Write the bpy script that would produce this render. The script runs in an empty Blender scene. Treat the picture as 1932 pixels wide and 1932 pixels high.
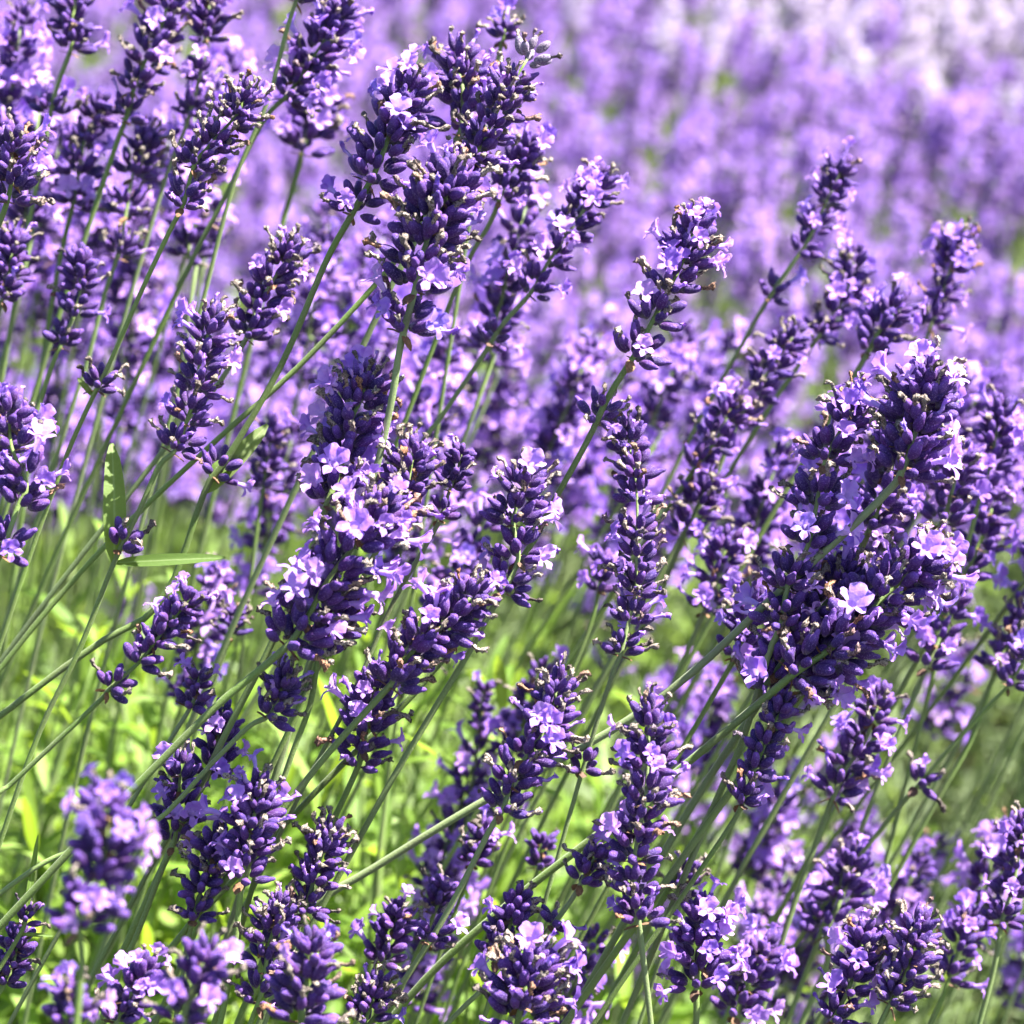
import bpy, math, random
import numpy as np
from mathutils import Vector, Matrix, Euler, noise

random.seed(7)
SC = bpy.context.scene
COL = SC.collection

# ------------------------------------------------------------------ camera
PITCH = math.radians(21.0)
HALF = math.tan(math.radians(9.5))
CAM = Vector((0, 0, 1.0))
FW = Vector((0, math.cos(PITCH), -math.sin(PITCH)))
UP = Vector((0, math.sin(PITCH), math.cos(PITCH)))
RT = Vector((1, 0, 0))
cam_d = bpy.data.cameras.new('camera')
cam = bpy.data.objects.new('camera', cam_d)
COL.objects.link(cam)
cam.location = CAM
cam.rotation_euler = (math.radians(90) - PITCH, 0, 0)
cam_d.sensor_width = 36
cam_d.lens = 18 / HALF
cam_d.clip_start = 0.02
cam_d.clip_end = 500
cam_d.dof.use_dof = True
cam_d.dof.focus_distance = 0.855
cam_d.dof.aperture_fstop = 13.5
SC.camera = cam

# ------------------------------------------------------------------ light
SUN_DIR = Vector((0.52, 0.02, 0.86)).normalized()
world = bpy.data.worlds.new('World')
SC.world = world
world.use_nodes = True
wn = world.node_tree.nodes
wl = world.node_tree.links
wn.clear()
sky = wn.new('ShaderNodeTexSky')
sky.sky_type = 'NISHITA'
sky.sun_disc = False
sky.sun_elevation = math.asin(SUN_DIR.z)
sky.sun_rotation = math.atan2(SUN_DIR.x, SUN_DIR.y)
bg = wn.new('ShaderNodeBackground')
bg.inputs['Strength'].default_value = 0.05
wo = wn.new('ShaderNodeOutputWorld')
wl.new(sky.outputs[0], bg.inputs[0])
wl.new(bg.outputs[0], wo.inputs[0])
sun_d = bpy.data.lights.new('sun', 'SUN')
sun_d.energy = 5.0
sun_d.angle = math.radians(0.53)
sun_d.color = (1.0, 0.955, 0.89)
sun = bpy.data.objects.new('sun', sun_d)
COL.objects.link(sun)
sun.rotation_euler = SUN_DIR.to_track_quat('Z', 'Y').to_euler()
sun.location = (2, 0, 4)

SC.view_settings.view_transform = 'Standard'
SC.view_settings.look = 'None'
SC.view_settings.gamma = 1
SC.view_settings.exposure = 2.6
SC.render.film_transparent = False
try:
    SC.cycles.use_denoising = True
    SC.cycles.max_bounces = 8
    SC.cycles.transparent_max_bounces = 4
    SC.cycles.diffuse_bounces = 4
except Exception:
    pass


def at(x, y, d):
    """point seen at (x, y) of the 1932 px view, d metres in front of the lens"""
    return CAM + d * (FW + RT * ((x / 966 - 1) * HALF) + UP * ((1 - y / 966) * HALF))


def px(d):
    return 2 * HALF * d / 1932


# ------------------------------------------------------------------ materials
def new_mat(name):
    m = bpy.data.materials.new(name)
    m.use_nodes = True
    nt = m.node_tree
    nt.nodes.clear()
    return m, nt.nodes, nt.links


def N(nodes, t, **kw):
    n = nodes.new(t)
    for k, v in kw.items():
        setattr(n, k, v)
    return n


def ramp(nodes, links, fac, stops, interp='LINEAR'):
    r = nodes.new('ShaderNodeValToRGB')
    r.color_ramp.interpolation = interp
    els = r.color_ramp.elements
    while len(els) > 1:
        els.remove(els[-1])
    els[0].position = stops[0][0]
    els[0].color = (*stops[0][1], 1)
    for p, c in stops[1:]:
        e = els.new(p)
        e.color = (*c, 1)
    links.new(fac, r.inputs[0])
    return r.outputs[0]


def mixc(nodes, links, fac, a, b, mode='MIX'):
    m = nodes.new('ShaderNodeMix')
    m.data_type = 'RGBA'
    m.blend_type = mode
    for i, v in ((0, fac), (6, a), (7, b)):
        if hasattr(v, 'links'):
            links.new(v, m.inputs[i])
        elif isinstance(v, (int, float)):
            m.inputs[i].default_value = v
        else:
            m.inputs[i].default_value = (*v, 1)
    return m.outputs[2]


def rnd_out(nodes, links):
    """random value per piece: stored one plus the object's or instance's own"""
    a = N(nodes, 'ShaderNodeAttribute', attribute_name='rnd')
    o = N(nodes, 'ShaderNodeObjectInfo')
    s = N(nodes, 'ShaderNodeMath', operation='ADD')
    links.new(a.outputs['Fac'], s.inputs[0])
    links.new(o.outputs['Random'], s.inputs[1])
    f = N(nodes, 'ShaderNodeMath', operation='FRACT')
    links.new(s.outputs[0], f.inputs[0])
    return f.outputs[0]


def shuffle(nodes, links, v, k):
    m = N(nodes, 'ShaderNodeMath', operation='MULTIPLY')
    links.new(v, m.inputs[0])
    m.inputs[1].default_value = k
    f = N(nodes, 'ShaderNodeMath', operation='FRACT')
    links.new(m.outputs[0], f.inputs[0])
    return f.outputs[0]


def along(nodes):
    return N(nodes, 'ShaderNodeAttribute', attribute_name='along').outputs['Fac']


def tex(nodes, links, kind, scale, detail=2.0, rough=0.6):
    tc = N(nodes, 'ShaderNodeTexCoord')
    if kind == 'noise':
        t = N(nodes, 'ShaderNodeTexNoise')
        t.inputs['Detail'].default_value = detail
        t.inputs['Roughness'].default_value = rough
    else:
        t = N(nodes, 'ShaderNodeTexVoronoi')
    t.inputs['Scale'].default_value = scale
    links.new(tc.outputs['Object'], t.inputs['Vector'])
    return t.outputs[0]


def finish(nodes, links, color, rough, transl=0.0, sheen=0.0, sheen_tint=(1, 1, 1), bump=None, spec=0.4, tcolor=None):
    b = N(nodes, 'ShaderNodeBsdfPrincipled')
    links.new(color, b.inputs['Base Color'])
    b.inputs['Roughness'].default_value = rough
    b.inputs['Specular IOR Level'].default_value = spec
    if sheen:
        b.inputs['Sheen Weight'].default_value = sheen
        b.inputs['Sheen Roughness'].default_value = 0.45
        b.inputs['Sheen Tint'].default_value = (*sheen_tint, 1)
    if bump:
        bp = N(nodes, 'ShaderNodeBump')
        bp.inputs['Strength'].default_value = bump[1]
        bp.inputs['Distance'].default_value = bump[2]
        links.new(bump[0], bp.inputs['Height'])
        links.new(bp.outputs[0], b.inputs['Normal'])
    out = N(nodes, 'ShaderNodeOutputMaterial')
    if transl:
        t = N(nodes, 'ShaderNodeBsdfTranslucent')
        links.new(tcolor if tcolor is not None else color, t.inputs[0])
        mx = N(nodes, 'ShaderNodeMixShader')
        mx.inputs[0].default_value = transl
        links.new(b.outputs[0], mx.inputs[1])
        links.new(t.outputs[0], mx.inputs[2])
        links.new(mx.outputs[0], out.inputs[0])
    else:
        links.new(b.outputs[0], out.inputs[0])


def calyx_material(name, grey=0.0, pale=0.0):
    m, n, l = new_mat(name)
    r = rnd_out(n, l)
    r2 = shuffle(n, l, r, 7.31)
    purple = ramp(n, l, r, [(0, (0.016, 0.0035, 0.066)), (0.35, (0.034, 0.0050, 0.092)), (0.7, (0.058, 0.008, 0.104)), (1, (0.017, 0.005, 0.096))])
    lite = mixc(n, l, r2, (0.052, 0.015, 0.19), (0.16, 0.062, 0.37))
    al = along(n)
    tipf = ramp(n, l, al, [(0.55, (0, 0, 0)), (1.0, (0.75, 0.75, 0.75))])
    c = mixc(n, l, tipf, purple, lite)
    basef = ramp(n, l, al, [(0.02, (0.9, 0.9, 0.9)), (0.26, (0, 0, 0))])
    c = mixc(n, l, basef, c, (0.12, 0.115, 0.09))
    fz = tex(n, l, 'noise', 2600, 2, 0.7)
    fzf = ramp(n, l, fz, [(0.54, (0, 0, 0)), (0.70, (0.6, 0.6, 0.6))])
    c = mixc(n, l, fzf, c, (0.30, 0.20, 0.46))
    if grey:
        c = mixc(n, l, grey, c, mixc(n, l, ramp(n, l, tex(n, l, 'noise', 1700, 3, 0.7), [(0.42, (0, 0, 0)), (0.58, (1, 1, 1))]), (0.10, 0.08, 0.13), (0.36, 0.32, 0.34)))
    finish(n, l, c, 0.62, sheen=0.12, sheen_tint=(0.75, 0.5, 1.0), bump=(fz, 0.8, 0.0004), spec=0.35)
    return m


def petal_material(name, pale=False, kind=0):
    m, n, l = new_mat(name)
    r = rnd_out(n, l)
    if kind == 2:
        c = ramp(n, l, r, [(0, (0.30, 0.13, 0.66)), (0.4, (0.44, 0.21, 0.72)), (0.75, (0.60, 0.35, 0.76)), (1, (0.38, 0.18, 0.70))])
    elif pale:
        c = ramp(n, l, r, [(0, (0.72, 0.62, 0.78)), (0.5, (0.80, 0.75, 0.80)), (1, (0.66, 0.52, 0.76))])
    else:
        c = ramp(n, l, r, [(0, (0.27, 0.11, 0.66)), (0.3, (0.40, 0.18, 0.72)), (0.6, (0.50, 0.25, 0.75)), (0.85, (0.60, 0.33, 0.76)), (1, (0.24, 0.14, 0.70))])
    al = along(n)
    cf = ramp(n, l, al, [(0.0, (0.55, 0.55, 0.55)), (0.45, (0.30, 0.30, 0.30)), (0.75, (0, 0, 0)), (1, (0.18, 0.18, 0.18))])
    c = mixc(n, l, cf, c, (0.80, 0.66, 0.88))
    v = tex(n, l, 'noise', 900, 3, 0.6)
    vf = ramp(n, l, v, [(0.35, (0.35, 0.35, 0.35)), (0.6, (0, 0, 0))])
    c = mixc(n, l, vf, c, (0.30, 0.15, 0.68))
    finish(n, l, c, 0.5, transl=0.42, bump=(v, 0.5, 0.0005), spec=0.45)
    return m


def withered_material():
    m, n, l = new_mat('withered_petal')
    r = rnd_out(n, l)
    c = ramp(n, l, r, [(0, (0.36, 0.30, 0.26)), (0.2, (0.50, 0.43, 0.37)), (0.45, (0.20, 0.165, 0.15)), (0.6, (0.56, 0.47, 0.40)), (0.8, (0.42, 0.33, 0.28)), (0.93, (0.52, 0.25, 0.13)), (1, (0.32, 0.25, 0.33))])
    v = tex(n, l, 'noise', 2200, 3, 0.7)
    vf = ramp(n, l, v, [(0.44, (0.85, 0.85, 0.85)), (0.53, (0, 0, 0))])
    c = mixc(n, l, vf, c, (0.06, 0.04, 0.03))
    finish(n, l, c, 0.8, transl=0.12, bump=(v, 1.0, 0.0009), spec=0.25)
    return m


def stem_material():
    m, n, l = new_mat('stem_green')
    r = rnd_out(n, l)
    c = ramp(n, l, r, [(0, (0.105, 0.175, 0.032)), (0.5, (0.160, 0.250, 0.048)), (1, (0.180, 0.240, 0.095))])
    big = tex(n, l, 'noise', 60, 3, 0.6)
    bf = ramp(n, l, big, [(0.4, (0, 0, 0)), (0.75, (0.55, 0.55, 0.55))])
    c = mixc(n, l, bf, c, (0.13, 0.12, 0.075))
    fz = tex(n, l, 'noise', 2400, 2, 0.7)
    fzf = ramp(n, l, fz, [(0.54, (0, 0, 0)), (0.70, (0.5, 0.5, 0.5))])
    c = mixc(n, l, fzf, c, (0.28, 0.36, 0.16))
    finish(n, l, c, 0.6, sheen=0.12, sheen_tint=(0.9, 1.0, 0.8), bump=(fz, 0.5, 0.0003), spec=0.4)
    return m


def leaf_material(name, stops, transl=0.45):
    m, n, l = new_mat(name)
    r = rnd_out(n, l)
    c = ramp(n, l, r, stops)
    al = N(n, 'ShaderNodeAttribute', attribute_name='across').outputs['Fac']
    mf = ramp(n, l, al, [(0.0, (0.5, 0.5, 0.5)), (0.16, (0, 0, 0))])
    c = mixc(n, l, mf, c, (0.38, 0.48, 0.20))
    fz = tex(n, l, 'noise', 1500, 3, 0.7)
    ff = ramp(n, l, fz, [(0.35, (0.3, 0.3, 0.3)), (0.62, (0, 0, 0))])
    c = mixc(n, l, ff, c, (0.06, 0.11, 0.015))
    # sunlight through a leaf is yellower than light off it
    tc = mixc(n, l, 0.6, c, (0.42, 0.60, 0.035))
    finish(n, l, c, 0.55, transl=transl, bump=(fz, 0.4, 0.0004), spec=0.35, tcolor=tc)
    return m


def bract_material():
    m, n, l = new_mat('dry_bract')
    r = rnd_out(n, l)
    c = ramp(n, l, r, [(0, (0.20, 0.10, 0.045)), (0.5, (0.30, 0.17, 0.09)), (1, (0.13, 0.08, 0.06))])
    v = tex(n, l, 'noise', 1800, 2, 0.6)
    vf = ramp(n, l, v, [(0.4, (0.6, 0.6, 0.6)), (0.6, (0, 0, 0))])
    c = mixc(n, l, vf, c, (0.07, 0.035, 0.02))
    finish(n, l, c, 0.75, transl=0.15, bump=(v, 0.6, 0.0004), spec=0.3)
    return m


def ground_material():
    m, n, l = new_mat('garden_soil')
    a = tex(n, l, 'noise', 9, 8, 0.65)
    c = ramp(n, l, a, [(0.3, (0.035, 0.026, 0.016)), (0.5, (0.075, 0.055, 0.034)), (0.62, (0.05, 0.065, 0.022)), (0.8, (0.10, 0.08, 0.05))])
    f = tex(n, l, 'noise', 160, 6, 0.7)
    ff = ramp(n, l, f, [(0.4, (0.6, 0.6, 0.6)), (0.65, (0, 0, 0))])
    c = mixc(n, l, ff, c, (0.02, 0.015, 0.01))
    finish(n, l, c, 0.95, bump=(f, 1.0, 0.01), spec=0.2)
    return m


M_CALYX = calyx_material('calyx_violet')
M_GREY = calyx_material('calyx_grey', grey=0.72)
M_PETAL = petal_material('petal_lilac')
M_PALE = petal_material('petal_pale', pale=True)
M_PFAR = petal_material('petal_mauve', kind=2)
M_WITH = withered_material()
M_STEM = stem_material()
M_LEAF = leaf_material('leaf_green', [(0, (0.085, 0.150, 0.028)), (0.5, (0.120, 0.200, 0.035)), (1, (0.150, 0.190, 0.070))])
M_LEAFY = leaf_material('leaf_lime', [(0, (0.08, 0.15, 0.018)), (0.35, (0.15, 0.27, 0.028)), (0.75, (0.25, 0.38, 0.050)), (1, (0.20, 0.29, 0.09))], 0.5)
M_LEAFG = leaf_material('leaf_silver', [(0, (0.16, 0.21, 0.11)), (0.5, (0.21, 0.26, 0.14)), (1, (0.13, 0.19, 0.07))], 0.35)
M_BRACT = bract_material()
M_SOIL = ground_material()


# ------------------------------------------------------------------ piece shapes: (verts, faces, along)
def grid_faces(nr, ns, wrap=True, off=0):
    f = []
    for i in range(nr - 1):
        for j in range(ns if wrap else ns - 1):
            a = off + i * ns + j
            b = off + i * ns + (j + 1) % ns
            f.append((a, b, b + ns, a + ns))
    return f


def calyx_piece(seg, prof, L=0.0065, R=0.00148, bend=0.0, rib=0.07, seed=0, cap=True):
    rg = random.Random(seed)
    V, A = [], []
    ph = rg.random() * 6
    for t, r in prof:
        for j in range(seg):
            a = 2 * math.pi * j / seg
            rr = r * R * (1 + (rib if j % 2 else -rib) * min(1, r * 1.3)) * (1 + 0.05 * math.sin(a * 2 + ph + t * 4))
            V.append((rr * math.cos(a) + bend * L * t * t, rr * math.sin(a), t * L))
            A.append(t)
    F = grid_faces(len(prof), seg)
    if cap:
        V.append((bend * L, 0, prof[-1][0] * L + 0.1 * R))
        A.append(1.0)
        n = len(V) - 1
        o = (len(prof) - 1) * seg
        for j in range(seg):
            F.append((o + j, o + (j + 1) % seg, n))
    return np.array(V), F, np.array(A)


PROF_HI = [(0, .16), (.05, .42), (.16, .72), (.34, .96), (.54, 1.0), (.72, .90), (.86, .72), (.95, .50), (.985, .26)]
PROF_BUD = [(0, .14), (.06, .40), (.20, .74), (.42, .98), (.62, .98), (.78, .86), (.90, .70), (1.0, .52), (1.10, .50), (1.20, .36), (1.24, .14)]
PROF_OPEN = [(0, .16), (.06, .42), (.18, .70), (.36, .94), (.60, .98), (.80, .84), (.93, .74), (1.0, .80), (.98, .55), (.90, .35)]
PROF_LO = [(0, .25), (.22, .8), (.55, 1.0), (.85, .7), (1.0, .3)]


def lobe(rg, az, r0, z0, w, l, th0, th1, nu, nv, cup=0.0, ruffle=0.0, split=False):
    """one petal lobe growing from the tube mouth, bending outwards"""
    er = np.array((math.cos(az), math.sin(az), 0.0))
    et = np.array((-math.sin(az), math.cos(az), 0.0))
    ez = np.array((0, 0, 1.0))
    V, A = [], []
    p = er * r0 + ez * z0
    ph1, ph2 = rg.random() * 6, rg.random() * 6
    for i in range(nv):
        v = i / (nv - 1)
        th = th0 + (th1 - th0) * v
        if i:
            p = p + (er * math.sin(th) + ez * math.cos(th)) * (l / (nv - 1))
        nrm = er * math.cos(th) - ez * math.sin(th)
        hw = 0.5 * w * (0.38 + 0.62 * math.sin(min(1, v * 1.25) * math.pi / 2)) * (1 if v < 0.75 else 1 - (v - 0.75) * 1.7)
        for j in range(nu):
            u = 2 * j / (nu - 1) - 1
            ext = -l * 0.20 * u * u * (v ** 2)
            if split and v > .6:
                ext -= l * .16 * math.exp(-(u / .25) ** 2)
            q = p + et * (u * hw) - nrm * (cup * u * u * w * .5) + (er * math.sin(th) + ez * math.cos(th)) * ext
            q = q + nrm * ruffle * v * (math.sin(u * 4.3 + ph1) + 0.7 * math.sin(v * 6 + u * 2.0 + ph2)) * l
            V.append(q)
            A.append(0.5 + 0.5 * v)
    return V, grid_faces(nv, nu, wrap=False), A


def floret_piece(seed, hi=True, curl=0.0, droop=0.0):
    rg = random.Random(seed)
    V, F, A = [], [], []
    seg = 8 if hi else 5
    rings = [(.0052, .00055), (.0072, .00072), (.0090, .00095), (.0104, .00140)] if hi else [(.0052, .0006), (.0104, .0014)]
    bend = droop * 0.0012
    for i, (z, r) in enumerate(rings):
        for j in range(seg):
            a = 2 * math.pi * j / seg
            V.append(np.array((r * math.cos(a), r * math.sin(a) - bend * (i / 3) ** 2, z)))
            A.append(0.15 + .3 * i / len(rings))
    F += grid_faces(len(rings), seg)
    nu, nv = (6, 5) if hi else (3, 3)
    for az, w, l, t0, t1, sp in ((math.radians(58), .0046, .0042, .3, .95, 0), (math.radians(122), .0046, .0042, .3, .95, 0),
                                 (math.radians(190), .0026, .0032, .7, 1.75, 0), (math.radians(270), .0028, .0036, .8, 1.9, 0), (math.radians(350), .0026, .0032, .7, 1.75, 0)):
        k = rg.uniform(.85, 1.15)
        v, f, a = lobe(rg, az + rg.uniform(-.1, .1), .0012, .0103, w * k, l * k, t0, t1 + curl + rg.uniform(-.25, .25), nu, nv, cup=rg.uniform(-.12, .28), ruffle=.07 if hi else .0, split=False)
        o = len(V)
        V += [q + np.array((0, -bend, 0)) for q in v]
        A += a
        F += [tuple(o + x for x in ff) for ff in f]
    return np.array(V), F, np.array(A)


def shrivel_piece(seed, violet=False):
    """faded floret: shrunken twisted tube with a crumpled end"""
    rg = random.Random(seed)
    V, F, A = [], [], []
    seg = 9
    rings = [(.0054, .00055), (.0063, .00062), (.0071, .00046), (.0079, .00060), (.0086, .00050), (.0092, .00085), (.0097, .00098), (.0101, .00050)]
    bx, by = rg.uniform(-.9, .9) * .0010, rg.uniform(-.9, .9) * .0010
    ph = rg.random() * 6
    for i, (z, r) in enumerate(rings):
        t = i / (len(rings) - 1)
        kx, ky = .00018 * math.sin(t * 9 + ph), .00018 * math.cos(t * 7 + ph)
        for j in range(seg):
            a = 2 * math.pi * j / seg + t * 1.6
            rr = r * (1 + rg.uniform(-.25, .25)) * (1 + .38 * math.sin(3 * a + ph)) * (1.15 if j % 2 else .75)
            V.append((rr * math.cos(a) + bx * t * t * 1.6 + kx, rr * math.sin(a) * .7 + by * t * t * 1.6 + ky, z + rg.uniform(-1, 1) * .00030 * (.5 + 2 * t)))
            A.append(t)
    F += grid_faces(len(rings), seg)
    V.append((bx * 1.6, by * 1.6, .0094))
    A.append(1.0)
    o = (len(rings) - 1) * seg
    for j in range(seg):
        F.append((o + j, o + (j + 1) % seg, len(V) - 1))
    return np.array(V), F, np.array(A)


def bract_piece(seed, L=.0045, W=.0034):
    rg = random.Random(seed)
    V, A = [], []
    nv, nu = 4, 3
    for i in range(nv):
        v = i / (nv - 1)
        hw = W * .5 * (math.sin(math.pi * (v * .8 + .18))) ** .8 if v < 1 else W * .03
        for j in range(nu):
            u = j - 1
            V.append((u * hw, .0004 * u * u + .0012 * v * v + rg.uniform(-1, 1) * .00015, v * L))
            A.append(v)
    return np.array(V), grid_faces(nv, nu, wrap=False), np.array(A)


def leaf_piece(seed, L=.032, W=.0052, arch=.25, nv=9, nu=5, curl=.25):
    """narrow blade along +Z, upper face towards +Y, folded at the midrib and arching back"""
    rg = random.Random(seed)
    V, A, X = [], [], []
    tw = rg.uniform(-.5, .5)
    ph = rg.random() * 6
    for i in range(nv):
        v = i / (nv - 1)
        hw = W * .5 * (.22 + .78 * math.sin(math.pi * min(1, v ** .8 * .97)) ** .65)
        if v > .93:
            hw *= .45
        th = arch * v * 1.6
        y = -math.sin(th) * v * L * .6
        z = math.cos(th * .55) * v * L
        ca, sa = math.cos(tw * v), math.sin(tw * v)
        for j in range(nu):
            u = 2 * j / (nu - 1) - 1
            xx = u * hw
            yy = abs(u) * hw * curl + .04 * hw * math.sin(v * 22 + ph + u * 2)
            V.append((xx * ca - yy * sa, y + xx * sa + yy * ca, z))
            A.append(v)
            X.append(abs(u))
    return np.array(V), grid_faces(nv, nu, wrap=False), np.array(A), np.array(X)


# ------------------------------------------------------------------ mesh assembly
class MB:
    def __init__(s):
        s.V, s.F, s.A, s.R, s.M, s.X, s.n = [], [], [], [], [], [], 0

    def add(s, piece, M=None, mat=0, rnd=0.0):
        V = piece[0]
        if M is not None:
            m = np.array(M)
            V = V @ m[:3, :3].T + m[:3, 3]
        s.V.append(V)
        s.F += [tuple(i + s.n for i in f) for f in piece[1]]
        s.A.append(piece[2])
        s.X.append(piece[3] if len(piece) > 3 else np.ones(len(V)))
        s.R.append(np.full(len(V), rnd))
        s.M += [mat] * len(piece[1])
        s.n += len(V)

    def mesh(s, name, mats):
        me = bpy.data.meshes.new(name)
        V = np.concatenate(s.V)
        me.from_pydata(V.tolist(), [], s.F)
        for m in mats:
            me.materials.append(m)
        if len(mats) > 1:
            me.polygons.foreach_set('material_index', np.array(s.M, dtype=np.int32))
        me.polygons.foreach_set('use_smooth', np.ones(len(s.F), dtype=bool))
        for nm, arr in (('along', s.A), ('rnd', s.R), ('across', s.X)):
            at_ = me.attributes.new(nm, 'FLOAT', 'POINT')
            at_.data.foreach_set('value', np.concatenate(arr).astype(np.float32))
        me.update()
        return me


def piece_mesh(name, piece, mat):
    b = MB()
    b.add(piece)
    return b.mesh(name, [mat])


def tube_piece(pts, rad, seg=8, square=0.10):
    pts = [Vector(p) for p in pts]
    n = len(pts)
    V, A = [], []
    t0 = (pts[1] - pts[0]).normalized()
    ref = t0.orthogonal().normalized()
    for i, p in enumerate(pts):
        t = (pts[min(i + 1, n - 1)] - pts[max(i - 1, 0)]).normalized()
        ref = (ref - t * ref.dot(t)).normalized()
        b = t.cross(ref)
        for j in range(seg):
            a = 2 * math.pi * j / seg
            r = rad[i] * (1 + square * math.cos(4 * a))
            V.append(tuple(p + ref * (r * math.cos(a)) + b * (r * math.sin(a))))
            A.append(i / (n - 1))
    F = grid_faces(n, seg)
    F.append(tuple(range(seg))[::-1])
    F.append(tuple(range((n - 1) * seg, n * seg)))
    return np.array(V), F, np.array(A)


def catmull(P, per=5):
    P = [Vector(p) for p in P]
    Q = [P[0] * 2 - P[1]] + P + [P[-1] * 2 - P[-2]]
    out = []
    for i in range(1, len(Q) - 2):
        p0, p1, p2, p3 = Q[i - 1], Q[i], Q[i + 1], Q[i + 2]
        for k in range(per):
            t = k / per
            out.append(0.5 * ((2 * p1) + (p2 - p0) * t + (2 * p0 - 5 * p1 + 4 * p2 - p3) * t * t + (3 * p1 - p0 - 3 * p2 + p3) * t ** 3))
    out.append(P[-1])
    return out


# shared piece meshes
CALYX = [piece_mesh('calyx', calyx_piece(12, PROF_HI, bend=b, seed=i), M_CALYX) for i, b in enumerate((0, .07, -.06, .11, .03))]
CALYX_BUD = [piece_mesh('calyx', calyx_piece(12, PROF_BUD, bend=b, seed=i + 20), M_CALYX) for i, b in enumerate((0, .06))]
CALYX_OPEN = [piece_mesh('calyx', calyx_piece(12, PROF_OPEN, bend=0, seed=i + 30, cap=False), M_CALYX) for i in range(2)]
CALYX_GREY = [piece_mesh('calyx', calyx_piece(12, PROF_HI, bend=b, seed=i + 40), M_GREY) for i, b in enumerate((0, .08))]
FLORET = [piece_mesh('open_floret', floret_piece(50 + i, True, curl=c, droop=dr), M_PETAL) for i, (c, dr) in enumerate(((0, 0), (.3, 1), (-.25, .5), (.1, 1.4), (-.1, 0)))]
SHRIVEL = [piece_mesh('withered_floret', shrivel_piece(70 + i), M_WITH) for i in range(6)]
VSHRIVEL = [piece_mesh('withered_floret', shrivel_piece(80 + i), M_PETAL) for i in range(3)]
BRACT = [piece_mesh('bract', bract_piece(90 + i), M_BRACT) for i in range(3)]
LEAF = [piece_mesh('leaf', leaf_piece(100 + i, arch=a, curl=c), M_LEAF) for i, (a, c) in enumerate(((.1, .3), (.35, .2), (.6, .3), (-.1, .25)))]
LEAFY = [piece_mesh('leaf', leaf_piece(110 + i, L=.044, W=.0068, arch=a, curl=c, nv=7, nu=3), M_LEAFY) for i, (a, c) in enumerate(((.2, .3), (.5, .15), (.8, .3), (.05, .1), (1.0, .2)))]
LO_CAL = [calyx_piece(6, PROF_LO, bend=b, rib=.0, seed=i) for i, b in enumerate((0, .08, -.06))]
MID_CAL = [calyx_piece(8, [(0, .2), (.1, .55), (.32, .94), (.6, 1.0), (.84, .78), (.97, .35)], bend=b, rib=.06, seed=i) for i, b in enumerate((0, .08, -.06))]
LO_FLO = [floret_piece(130 + i, False, curl=c) for i, c in enumerate((0, .3, -.2))]
LO_SHR = [shrivel_piece(140 + i) for i in range(3)]


# ------------------------------------------------------------------ objects
def link(o):
    COL.objects.link(o)
    return o


def empty(name, loc, label, cat, group=None):
    o = bpy.data.objects.new(name, None)
    o.empty_display_size = .01
    o.location = loc
    link(o)
    o['label'] = label
    o['category'] = cat
    if group:
        o['group'] = group
    return o


def child(name, me, parent, M=None):
    o = bpy.data.objects.new(name, me)
    o.parent = parent
    if M is not None:
        o.matrix_basis = M
    link(o)
    return o


def frame(z, y_hint, roll=0.0):
    z = z.normalized()
    y = y_hint - z * y_hint.dot(z)
    if y.length < 1e-4:
        y = z.orthogonal()
    y.normalize()
    x = y.cross(z)
    if roll:
        c, s = math.cos(roll), math.sin(roll)
        x, y = x * c + y * s, y * c - x * s
    return Matrix(((x.x, y.x, z.x), (x.y, y.y, z.y), (x.z, y.z, z.z)))


def mat4(rot, loc, s=1.0):
    m = rot.to_4x4()
    if s != 1.0:
        m = m @ Matrix.Scale(s, 4)
    m.translation = loc
    return m


def whorl_layout(rg, n, reach=1.0, top=False):
    """calyces of one whorl round a local Z axis: position, direction, size"""
    out = []
    n_out = n if n < 8 else int(n * .6)
    ph = rg.random() * 6.28
    for i in range(n):
        outer = i < n_out
        k = i if outer else i - n_out
        cnt = n_out if outer else n - n_out
        az = ph + 2 * math.pi * (k + (0 if outer else .5)) / max(cnt, 1) + rg.uniform(-.28, .28)
        if top:
            tl = math.radians(rg.uniform(38, 62) if outer else rg.uniform(5, 28))
        else:
            tl = math.radians(rg.gauss(64, 11) if outer else rg.gauss(38, 9))
        d = Vector((math.cos(az) * math.sin(tl), math.sin(az) * math.sin(tl), math.cos(tl)))
        base = Vector((math.cos(az), math.sin(az), 0)) * .0010 + Vector((0, 0, (-.0006 if outer else .0022) + rg.uniform(-.0008, .0008)))
        base += d * (.0014 * reach + rg.uniform(0, .0010) + (reach - 1) * .003)
        out.append((base, d, rg.uniform(.84, 1.12) * (.8 if top and not outer else 1)))
    return out


def to_ground(P0, direction, rg):
    """continue a stem down to the soil, straightening up as it goes"""
    v = direction.normalized()
    if v.z > -.25:
        v = Vector((v.x, v.y, -.25)).normalized()
    run = P0.z
    hx = v.x / -v.z
    hy = v.y / -v.z
    m = max(-1.1, min(1.1, hx))
    my = max(-.1, min(.5, hy + .25))
    E = Vector((P0.x + m * run * .62, P0.y + my * run * .5, 0.0))
    C = P0 + v * (run * .45)
    pts = []
    for t in (1.0, .8, .6, .4, .2):
        pts.append(P0 * (1 - t) ** 2 + C * (2 * t * (1 - t)) + E * t * t)
    return pts


SPIKES = []


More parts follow.
